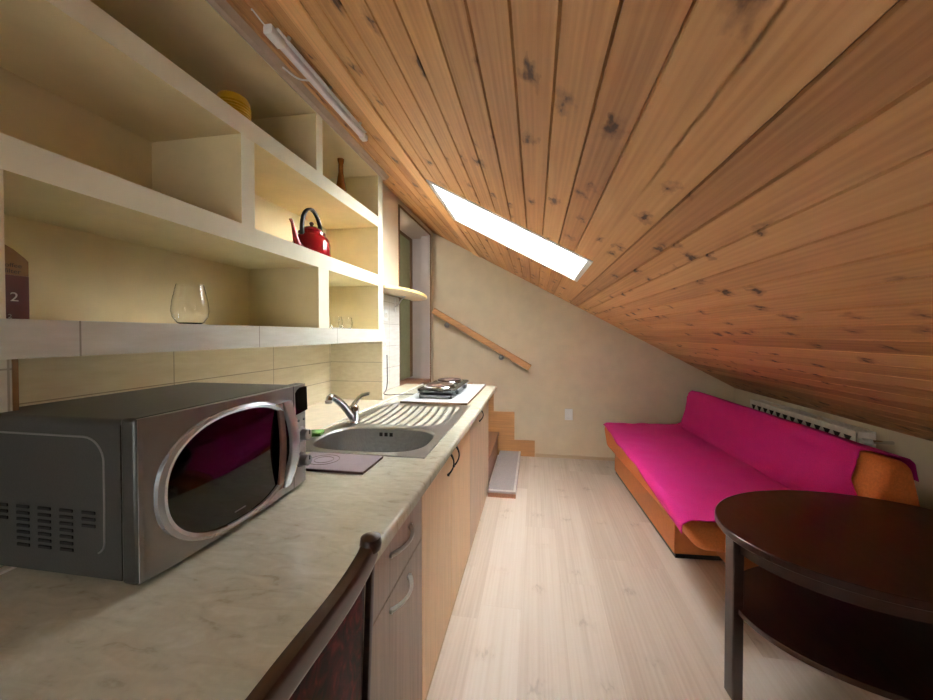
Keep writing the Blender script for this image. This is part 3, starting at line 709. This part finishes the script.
# coffee filter box
fb = thing('filter_box', 'brown coffee filter box with a white 2 at far left of bottom niche', 'box', (-1.07, .545, 1.3137))
Yf0, Yf1, Xf0, Xf1 = .5315, .5800, -1.10, -1.050
B().box(Xf0, Xf1, Yf0, Yf1, 1.3137, 1.405).build('carton', 'boxbrown', fb, bevel=.001)
b = B(); b.prism([(Yf0 + .0005, 1.4052), (Yf1 - .0005, 1.4052), (Yf1 - .0005, 1.436), (Yf1 - .006, 1.443), (.558, 1.458), (.545, 1.466), (Yf0 + .0005, 1.468)], Xf1 - .002, Xf1 - .0005, 'X'); b.build('card_flap', 'kraft', fb)
B().box(Xf0 + .001, Xf1 - .0022, Yf0 + .001, Yf1 - .001, 1.4052, 1.428).build('paper_filters', 'txtw', fb)
def text(s_, size, loc, m, parent, align='LEFT', rot=(PI / 2, 0, PI / 2), ext=.0003):
    c = bpy.data.curves.new('txt', 'FONT'); c.body = s_; c.size = size; c.extrude = ext; c.align_x = align
    o = bpy.data.objects.new('tmp', c); C.objects.link(o)
    bpy.context.view_layer.update(); dg = bpy.context.evaluated_depsgraph_get()
    me = bpy.data.meshes.new_from_object(o.evaluated_get(dg)); bpy.data.objects.remove(o)
    ob = bpy.data.objects.new('printed_text', me); C.objects.link(ob); me.materials.clear(); me.materials.append(M[m])
    ob.parent = parent; ob.location = Vector(loc) - Vector(parent['_o']); ob.rotation_euler = rot; return ob
text('2', .026, (Xf1 + .0005, .5515, 1.352), 'txtw', fb)
text('coffee', .012, (Xf1 + .0005, .540, 1.421), 'txtd', fb)
text('filter', .012, (Xf1 + .0005, .545, 1.409), 'txtd', fb)
text('2', .012, (Xf1 + .0005, .5485, 1.317), 'txtw', fb)
# flat plate / tray edge beneath kettle spout
o = B().box(-1.06, -.985, 1.45, 1.50, 1.6535, 1.657, rot=rz(.3)).build('knife_handle', 'boardedge', None, bevel=.001, off=(-1.02, 1.475, 1.6535)); o.name = 'wooden_coaster'
tag(o, 'small thin brown coaster lying beside the red kettle', 'coaster')

# ------------------------------------------------------------------ tube lamp
A_ = Vector((-.752, .885, 2.155)); Z_ = Vector((-.741, 1.475, 2.149))
A_ = Vector((-.765, .915, 0)); Z_ = Vector((-.757, 1.485, 0))
for v in (A_, Z_): v.z = zc(v.x) - .040
tl = thing('tube_light', 'slim white fluorescent tube lamp under the pine ceiling, switched off', 'light', tuple((A_ + Z_) / 2))
dv = (Z_ - A_).normalized()
B().tube([A_ + dv * .055, Z_ - dv * .03], 1, 16, sq=(.023, .021)).build('diffuser', 'tube', tl)
B().tube([A_, A_ + dv * .054], 1, 16, sq=(.029, .028)).build('end_cap', 'tubemount', tl)
B().tube([Z_ - dv * .0295, Z_], 1, 16, sq=(.028, .026)).build('end_cap', 'tubemount', tl)
B().tube([A_ + dv * .02 + nrm * .017, Z_ - dv * .02 + nrm * .017], 1, 8, sq=(.022, .006)).build('housing', 'tubemount', tl)
for t_ in (.12, .5, .88):
    p = A_.lerp(Z_, t_); B().tube([p + nrm * .019, p + nrm * .0355], .006, 8).build('mounting_clip', 'nickel', tl)
cpth = smoothp([A_ + dv * .004, A_ - dv * .02 + Vector((-.004, 0, .006)), A_ - dv * .045 + nrm * .02 + Vector((-.02, 0, 0)), A_ - dv * .03 + nrm * .034 + Vector((-.04, 0, 0))])
B().tube(cpth, .0022, 8).build('lamp_cord', 'tubemount', tl)
p = A_.lerp(Z_, .36); B().tube(smoothp([p + Vector((-.014, 0, 0)), p + Vector((-.05, -.01, .0)), p + Vector((-.10, -.02, .040))]), .003, 8).build('stay_wire', 'tubemount', tl)

# ------------------------------------------------------------------ stairs, rail, outlet
def step(label, x0, x1, z0, z1, name='stair_step'):
    t = thing(name, label, 'step', ((x0 + x1) / 2, 3.2, z0)); return t
ys0, ys1 = 2.72, YB - .014
t = thing('carpeted_step', 'low grey carpeted step at the foot of the stairs', 'step', (-.26, 3.2, 0))
B().box(-.366, -.146, ys0, ys1, .001, .034).build('base', 'stairr', t)
B().box(-.366, -.143, ys0 - .003, ys1, .0342, .052).build('carpet_pad', 'carpet', t, bevel=.006)
b = B(); b.box(-.364, -.146, ys0 + .001, ys0 + .022, .0522, .0545); b.box(-.165, -.146, ys0 + .022, ys1 - .004, .0522, .0545); b.build('carpet_binding', 'carpetedge', t)
t = thing('wooden_staircase', 'brown wooden stairs rising left behind the worktop end', 'stairs', (-.8, 3.2, 0))
zz = [.25, .45, .64, .81]; xs_ = [-.385, -.62, -.85, XL - .0]
XE = XN + .002
for i, z_ in enumerate(zz):
    x1 = xs_[i]; x0 = XE if i == 3 else xs_[i + 1]
    ya = 2.86 if i else 2.80
    if i == 3: ya = DY0 + .002; yb = DY1 - .002; x1 = XL - .002
    else: yb = ys1 - .012
    B().box(x0, x1 - .004, ya, yb, (0.001 if i == 0 else 0.001), z_ - .03).build('riser', 'stairr', t)
    B().box(x0 + (.0 if i == 3 else .012), x1 + (.012 if i < 3 else 0), ya, yb, z_ - .0295, z_).build('tread', 'stairr', t, bevel=.003)
# stepped skirting on the far wall
b = B(); b.prism([(.0, .001), (.0, .168), (-.212, .168), (-.212, .462), (-.432, .462), (-.432, .66), (-.66, .66), (-.66, .76), (XL + .02, .76), (XL + .02, .001)], YB - .013, YB - .0005)
struct('baseboard_stairs', b, 'stairw')
# handrail
hr = thing('wall_handrail', 'sloping pine handrail on round brackets on the far wall', 'handrail', (-.55, YB - .05, 1.2))
pa, pb = Vector((-1.078, 3.635, 1.536)), Vector((-.050, 3.635, .938))
B().tube([pa, pb], 1, 12, sq=(.042, .066)).build('rail', 'rail', hr)
for px_, pz_ in ((-.935, 1.380), (-.350, 1.038)):
    br = B().lathe([(.030, 0), (.030, .008), (.024, .012), (.010, .016), (.010, .030)], (px_, YB - .0006, pz_), 24, rot=rx(PI / 2)).build('bracket', 'nickel', hr)
    B().lathe([(.024, 0), (.027, .012), (.024, .030), (.012, .036)], (px_, YB - .031, pz_), 24, rot=rx(PI / 2)).build('bracket_knob', 'steel', br)
    B().tube([(px_, 3.665, pz_ + .010), (px_ + .004, 3.640, pz_ + .050)], .007, 8).build('bracket_arm', 'nickel', br)
# wall outlet
ot = thing('wall_outlet', 'small white power outlet on the far wall beside the sofa', 'outlet', (.345, YB, .455))
B().box(.305, .385, YB - .012, YB - .0005, .398, .515).build('cover_plate', 'white', ot, bevel=.003)
for zz_ in (.480, .434):
    w_ = B().lathe([(.019, 0), (.018, -.006), (.001, -.006)], (.345, YB - .0125, zz_), 20, rot=rx(PI / 2), cap=False).build('socket_well', 'raddark', ot)

# ------------------------------------------------------------------ sofa
ang = .048
RS = rz(ang); O = Vector((.632, 3.42, 0))
def S(x, y, z):   # the seat front runs a little straighter than the back
    k = max(0, min(1, (x - .08) / .5)); k = k * k * (3 - 2 * k)
    a = .010 + .038 * k; ox = .634 - .002 * k
    return Vector((ox, 3.42, z)) + rz(a) @ Vector((x, -y, 0))   # x depth towards knee wall, y from far end towards camera
Ls = 1.75
so = thing('sofa', 'orange click-clack sofa against the low knee wall, under a pink cloth', 'sofa', tuple(S(.4, .87, 0)))
def sbox(x0, x1, y0, y1, z0, z1, inset=0):
    b = B(); b.poly([S(x + (inset if (x == x0 and y == y1) else 0), y, z) for x in (x0, x1) for y in (y0, y1) for z in (z0, z1)], [(0, 1, 3, 2), (4, 6, 7, 5), (0, 4, 5, 1), (2, 3, 7, 6), (0, 2, 6, 4), (1, 5, 7, 3)]); return b
sbox(.095, .76, .05, 1.29, .03, .215, .045).build('base_box', 'orangeb', so, bevel=.003)
sbox(.34, .76, 1.2905, 1.50, .05, .20).build('base_end', 'orangeb', so, bevel=.003)
sbox(.102, .75, .06, 1.285, .004, .03, .045).build('plinth', 'dark', so)
for x_, y_ in ((.17, 1.25), (.70, 1.25), (.70, 1.46), (.13, .10)):
    b = B(); c_ = S(x_, y_, 0); b.lathe([(.022, 0), (.025, .03)], (c_.x, c_.y, .001), 14); b.build('foot', 'dark', so)
# seat cushion: rounded slab
def cushion(prof, y0, y1, rnd=.05, n=26):
    """closed outline prof (x,z) swept along y with rounded ends"""
    b = B(); cx_ = sum(p[0] for p in prof) / len(prof); cz_ = sum(p[1] for p in prof) / len(prof)
    rs = []
    for i in range(n + 1):
        t = i / n; y = y0 + (y1 - y0) * t; d = min(y - y0, y1 - y)
        k = 0 if d >= rnd else rnd - math.sqrt(max(0, rnd * rnd - (rnd - d) ** 2))
        ring = []
        for x, z in prof:
            v = Vector((x - cx_, z - cz_)); l = v.length
            hx_ = max(abs(p[0] - cx_) for p in prof); hz_ = max(abs(p[1] - cz_) for p in prof)
            ring.append(S(cx_ + v.x * (1 - k * .8 / hx_), y, cz_ + v.y * (1 - k * .8 / hz_)))
        rs.append(ring)
    b.rings(rs, cap0=True, cap1=True); return b
def ends(y0, y1, rnd, n):
    out = []
    return out
def rprof(pts, r, n=6):
    out = []
    m = len(pts)
    for i in range(m):
        p, a, c = Vector(pts[i]), Vector(pts[i - 1]), Vector(pts[(i + 1) % m])
        rr_ = r[i] if isinstance(r, list) else r
        u = (a - p).normalized() * min(rr_, (a - p).length * .49); v = (c - p).normalized() * min(rr_, (c - p).length * .49)
        for k in range(n + 1):
            t = k / n; out.append(tuple((p + u) * (1 - t) ** 2 + p * 2 * t * (1 - t) + (p + v) * t * t))
    return out
import itertools
def dens(y0, y1, rnd): return None
seat_p = rprof([(.030, .225), (.0, .435), (.76, .445), (.76, .225)], [.05, .035, .02, .02])
# end rounding needs dense rings near the ends
def cushion2(prof, y0, y1, rnd=.05, lift=0, skew=0):
    ts = [0, .004, .012, .025, .04, .06]; ys = [y0 + a for a in ts] + [y0 + .06 + (y1 - y0 - .12) * i / 14 for i in range(1, 14)] + [y1 - a for a in ts[::-1]]
    b = B(); xs = [p[0] for p in prof]; zs = [p[1] for p in prof]; cx_ = (min(xs) + max(xs)) / 2; cz_ = (min(zs) + max(zs)) / 2; hx_ = (max(xs) - min(xs)) / 2; hz_ = (max(zs) - min(zs)) / 2
    rs = []
    for y in ys:
        d = min(y - y0, y1 - y); k = 0 if d >= rnd else rnd - math.sqrt(max(0, rnd * rnd - (rnd - d) ** 2)); k *= .7
        rs.append([S(cx_ + (x - cx_) * (1 - k / hx_) + skew * (y / y1) * (max(zs) - z) / (max(zs) - min(zs)) * (1 if x < cx_ else 0), y, cz_ + (z - cz_) * (1 - k / hz_) + lift * (y / y1) * (max(zs) - z) / (max(zs) - min(zs))) for x, z in prof])
    b.rings(rs, cap0=True, cap1=True); return b
cushion2(seat_p, .0, Ls, lift=.085, skew=.045).build('seat_mattress', 'orange', so)
back_p = rprof([(.70, .448), (.765, .748), (.86, .740), (.93, .448)], [.03, .035, .03, .03])
cushion2(back_p, .0, Ls - .015).build('backrest', 'orange', so)
# pink cover: follows seat and backrest, own thickness
cover_keys = [(-.004, .365), (-.002, .428), (.03, .447), (.35, .447), (.66, .455), (.700, .475), (.735, .60), (.757, .735), (.785, .7605), (.85, .755), (.872, .735), (.885, .66)]
def cpt(s_):
    seg = [0]; 
    for a, c in zip(cover_keys, cover_keys[1:]): seg.append(seg[-1] + math.dist(a, c))
    d = s_ * seg[-1]
    for i in range(len(seg) - 1):
        if d <= seg[i + 1] + 1e-9:
            t = (d - seg[i]) / (seg[i + 1] - seg[i]); a, c = cover_keys[i], cover_keys[i + 1]
            return Vector((a[0] + (c[0] - a[0]) * t, a[1] + (c[1] - a[1]) * t)), d
    return Vector(cover_keys[-1]), d
def cover(u, v):
    s0 = (.070 - .012 * v - .040 * max(0, v - .72) / .28 + .006 * math.sin(v * 14) + .003 * math.sin(v * 33 + 1)) / 1.36
    s_ = s0 + (1 - s0) * u; p, d = cpt(s_)
    # near edge: wavy, cut back on the backrest
    yend = 1.745 + .008 * math.sin(d * 15) + .004 * math.sin(d * 39)
    if d > .74: yend -= .135 * min(1, (d - .74) / .18)
    if d > 1.06: yend += .115 * min(1, (d - 1.06) / .04)
    y = .004 + (yend - .004) * v
    w = noise.noise(Vector((p.x * 5, y * 3.5, p.y * 5 + 3))) * .010 + noise.noise(Vector((p.x * 13, y * 9, p.y * 13))) * .004
    w += .006 * math.exp(-((d - .66) / .1) ** 2) * math.sin(y * 19 + d * 8)
    nx, nz = (0, 1) if d < .70 else ((-.97, .24) if d < 1.02 else (0, 1))
    if d > 1.1: nx, nz = 1, 0
    w = max(0, w + .0075)
    return S(p.x + nx * w, y, p.y + nz * w)
B().grid(cover, 120, 150).build('throw', 'pink', None, thick=.003, off=tuple(S(.4, .8, .43)), smooth=3)
o = bpy.data.objects['throw']; o.name = 'sofa_throw'; tag(o, 'bright pink cloth spread over the seat and back of the orange sofa', 'blanket')

# ------------------------------------------------------------------ radiator on the knee wall
ra = thing('panel_radiator', 'white panel radiator on the knee wall behind the sofa', 'radiator', (1.84, 2.85, .4))
RX0, RX1, RY0, RY1, RZ0, RZ1 = 1.775, 1.865, 2.25, 3.22, .18, .742
def wavy(xc, sgn):
    P = []; n = 100
    for i in range(n + 1):
        y = RY0 + .01 + (RY1 - RY0 - .02) * i / n; P.append((xc + sgn * .004 * math.sin(i / n * 2 * PI * 25), y))
    for i in range(n, -1, -1):
        y = RY0 + .01 + (RY1 - RY0 - .02) * i / n; P.append((xc + sgn * .004 * math.sin(i / n * 2 * PI * 25) + .006, y))
    return P
B().prism(wavy(RX0, 1), RZ0, RZ1 - .012, 'Z').build('front_panel', 'rad', ra)
B().prism(wavy(RX1 - .006, 1), RZ0, RZ1 - .012, 'Z').build('rear_panel', 'rad', ra)
B().box(RX0 + .014, RX1 - .014, RY0 + .02, RY1 - .02, RZ0 + .02, RZ1 - .03).build('convector_core', 'raddark', ra)
b = B(); b.box(RX0 - .002, RX0 + .012, RY0, RY1, RZ1 - .011, RZ1); b.box(RX1 - .014, RX1 + .002, RY0, RY1, RZ1 - .011, RZ1)
n = 24
for i in range(n + 1):
    y = RY0 + .006 + (RY1 - RY0 - .012) * i / n; b.box(RX0 + .012, RX1 - .014, y - .008, y + .008, RZ1 - .008, RZ1 - .002)
b.build('top_grille', 'rad', ra)
B().box(RX0, RX1, RY0 - .003, RY0, RZ0 + .02, RZ1 - .002).build('side_cover', 'rad', ra)
B().box(RX0, RX1, RY1, RY1 + .003, RZ0 + .02, RZ1 - .002).build('side_cover', 'rad', ra)
B().box(RX0 - .007, RX0 - .0022, RY0, RY1, RZ1 - .09, RZ1).build('front_cover', 'rad', ra, bevel=.001)
for i in range(13):
    y = RY0 + .05 + (RY1 - RY0 - .10) * i / 12
    B().prism([(y - .026, RZ1 - .034), (y + .026, RZ1 - .034), (y, RZ1 - .080)], RX0 - .0082, RX0 - .0072, 'X').build('grille_opening', 'raddark', ra)
b = B().tube([(1.80, RY0 - .004, .70), (1.80, RY0 - .05, .70), (1.86, RY0 - .055, .70), (1.8995, RY0 - .055, .70)], .009, 10); vlv = b.build('valve', 'chrome', ra)
B().lathe([(.016, 0), (.018, .02), (.016, .045), (.010, .05)], (1.80, RY0 - .052, .70), 16, rot=ry(-PI / 2)).build('valve_head', 'white', vlv)
B().tube([(1.81, RY1 + .004, .715), (1.81, RY1 + .03, .715), (1.81, RY1 + .03, .735)], .007, 10).build('bleed_valve', 'chrome', ra)
for y_ in (RY0 + .15, RY1 - .15): B().box(RX1 + .001, XR - .0005, y_ - .015, y_ + .015, .30, .60).build('wall_bracket', 'rad', ra)

# ------------------------------------------------------------------ oval table
TX, TY, TA, TB, TZ = 1.160, 1.383, .495, .345, .60
tb = thing('oval_table', 'dark brown oval coffee table with lower shelf beside the sofa', 'table', (TX, TY, 0))
def oval(a, bb_, z, n=80, cx_=TX, cy_=TY, rot=0.0):
    return [Vector((cx_ + a * math.cos(t) * math.cos(rot) - bb_ * math.sin(t) * math.sin(rot), cy_ + a * math.cos(t) * math.sin(rot) + bb_ * math.sin(t) * math.cos(rot), z)) for t in [2 * PI * k / n for k in range(n)]]
tr = .06
B().rings([oval(TA - .012, TB - .012, TZ - .0005, rot=tr), oval(TA - .004, TB - .004, TZ, rot=tr), oval(TA - .001, TB - .001, TZ - .002, rot=tr), oval(TA, TB, TZ - .006, rot=tr), oval(TA, TB, TZ - .022, rot=tr), oval(TA - .003, TB - .003, TZ - .026, rot=tr)], cap0=True, cap1=True).build('tabletop', 'table', tb)
B().rings([oval(TA - .035, TB - .035, TZ - .0263, rot=tr), oval(TA - .035, TB - .035, TZ - .075, rot=tr), oval(TA - .053, TB - .053, TZ - .075, rot=tr), oval(TA - .053, TB - .053, TZ - .0263, rot=tr)]).build('apron', 'tedge', tb)
B().rings([oval(.460, .298, 0.33, cy_=TY - .040, rot=.03), oval(.460, .298, 0.327, cy_=TY - .040, rot=.03), oval(.460, .298, 0.314, cy_=TY - .040, rot=.03), oval(.460, .298, 0.312, cy_=TY - .040, rot=.03)], cap0=True, cap1=True).build('lower_shelf', 'table', tb)
for lx, ly, dirn in ((TX - .461, TY - .030, .06), (TX + .461, TY + .030, .06), (TX + .10, TY - .300, PI / 2), (TX - .10, TY + .205, PI / 2)):
    b = B(); b.box(lx - .018, lx + .018, ly - .025, ly + .025, .001, TZ - .027, rot=rz(dirn)); b.build('leg', 'tedge', tb, bevel=.004)

# ------------------------------------------------------------------ chair against the worktop
ch = thing('dining_chair', 'dark wooden chair with wine velvet back pushed against the worktop', 'chair', (-.10, .34, 0))
X0 = -.293; W0, W1 = .14, .582
def post(y, lean=0):
    pts_ = [(X0, y, .001), (X0, y, .45), (X0, y, .88), (X0, y, .925)]
    return pts_
for y_, sg in ((W1, 1), (W0, -1)):
    B().tube([(X0 + .03, y_ - sg * .03, .001), (X0 + .008, y_ - sg * .028, .30), (X0, y_ - sg * .024, .50), (X0 + .004, y_ + sg * .002, .905)], 1, 12, sq=(.014, .012)).build('back_post', 'chair', ch)
    B().lathe([(.013, 0), (.018, .006), (.0195, .016), (.0175, .027), (.008, .032)], (X0 + .004, y_, .896), 20).build('finial', 'chair', ch)
n = 28; P = []
def sag(t_): return .900 - .032 * math.sin(PI * t_) ** .6 + .013 * math.sin(PI * t_) ** 3
for i in range(n + 1):
    t_ = i / n; P.append((X0 + .002, W1 + (W0 - W1) * t_, sag(t_)))
B().tube(P, 1, 14, sq=(.026, .042)).build('top_rail', 'chair', ch)
b = B()
def pan(u, v):
    yl = W0 + .004 + .024 * (1 - v); yh = W1 - .004 - .024 * (1 - v)
    y = yl + (yh - yl) * u; z = .54 + (sag(1 - u) - .014 - .54) * v
    return Vector((X0 - .004 + .010 * (math.sin(PI * u) * math.sin(PI * v)) ** .4, y, z))
b.grid(pan, 24, 24); b.build('back_panel', 'velvet', ch, thick=.010)
B().box(X0 - .010, X0 + .010, W0 + .036, W1 - .036, .50, .538).build('lower_rail', 'chair', ch, bevel=.003)
B().box(X0 + .014, .13, W0 - .01, W1 + .01, .395, .435).build('seat_frame', 'chair', ch, bevel=.004)
b = B(); P4 = lambda z, i: rr(X0 + .02 + i, .135 - i, W0 - .012 + i, W1 + .012 - i, .04, z)
b.rings([P4(.4355, .004), P4(.45, 0), P4(.468, .004), P4(.480, .022), P4(.484, .06)], cap0=True, cap1=True); b.build('seat_cushion', 'velvet', ch)
for y_ in (W0 + .01, W1 - .01): B().tube([(.105, y_, .001), (.105, y_, .394)], [.8, 1.0], 12, sq=(.036, .036)).build('front_leg', 'chair', ch)

# ------------------------------------------------------------------ light, sky, camera
wd = bpy.data.worlds.new('World'); bpy.context.scene.world = wd; wd.use_nodes = True
nt = wd.node_tree; bg = nt.nodes['Background']
bg.inputs['Color'].default_value = (.86, .95, 1.0, 1); bg.inputs['Strength'].default_value = 1.6
def area(name, loc, direction, sx, sy, power, col):
    l = bpy.data.lights.new(name, 'AREA'); l.shape = 'RECTANGLE'; l.size = sx; l.size_y = sy; l.energy = power; l.color = col
    o = bpy.data.objects.new(name, l); C.objects.link(o); o.location = loc
    o.rotation_euler = Vector(direction).to_track_quat('-Z', 'Y').to_euler(); return o
cx_ = (SX0 + SX1) / 2
pc = Vector((cx_, (SY0 + SY1) / 2, zc(cx_))) + nrm * .42
area('roof_window_daylight', pc, -nrm, .60, .9, 95, (.95, .98, 1.0))
area('rear_fill_light', ((WX0 + WX1) / 2, YR - .18, (WZ0 + WZ1) / 2), (0, 1, -.02), WX1 - WX0, WZ1 - WZ0, 8.5, (1.0, .98, .95))  # added fill light through the unseen rear window, brightens the near room

area('stairwell_fill_light', (XN + .13, 3.0, DZ - .02), (0, .3, -1), .15, .3, 1.6, (1, .97, .95))  # added fill lamp hidden under the soffit, no fixture, lifts the stairwell

cam = bpy.data.cameras.new('Camera'); co = bpy.data.objects.new('Camera', cam); C.objects.link(co)
cam.sensor_width = 36; cam.lens = 350 / 933 * 36; cam.shift_x = -.0140; cam.shift_y = -.0119; cam.clip_start = .02
co.location = (0, 0, H)
yaw, pit = math.radians(9.0), math.radians(.8)
fw = Vector((-math.sin(yaw) * math.cos(pit), math.cos(yaw) * math.cos(pit), -math.sin(pit)))
co.rotation_euler = fw.to_track_quat('-Z', 'Y').to_euler()
sc = bpy.context.scene; sc.camera = co
sc.view_settings.view_transform = 'Standard'; sc.view_settings.look = 'None'; sc.view_settings.gamma = 1; sc.view_settings.use_curve_mapping = False
sc.view_settings.exposure = 1.0
for o in bpy.data.objects:
    if '_o' in o: del o['_o']
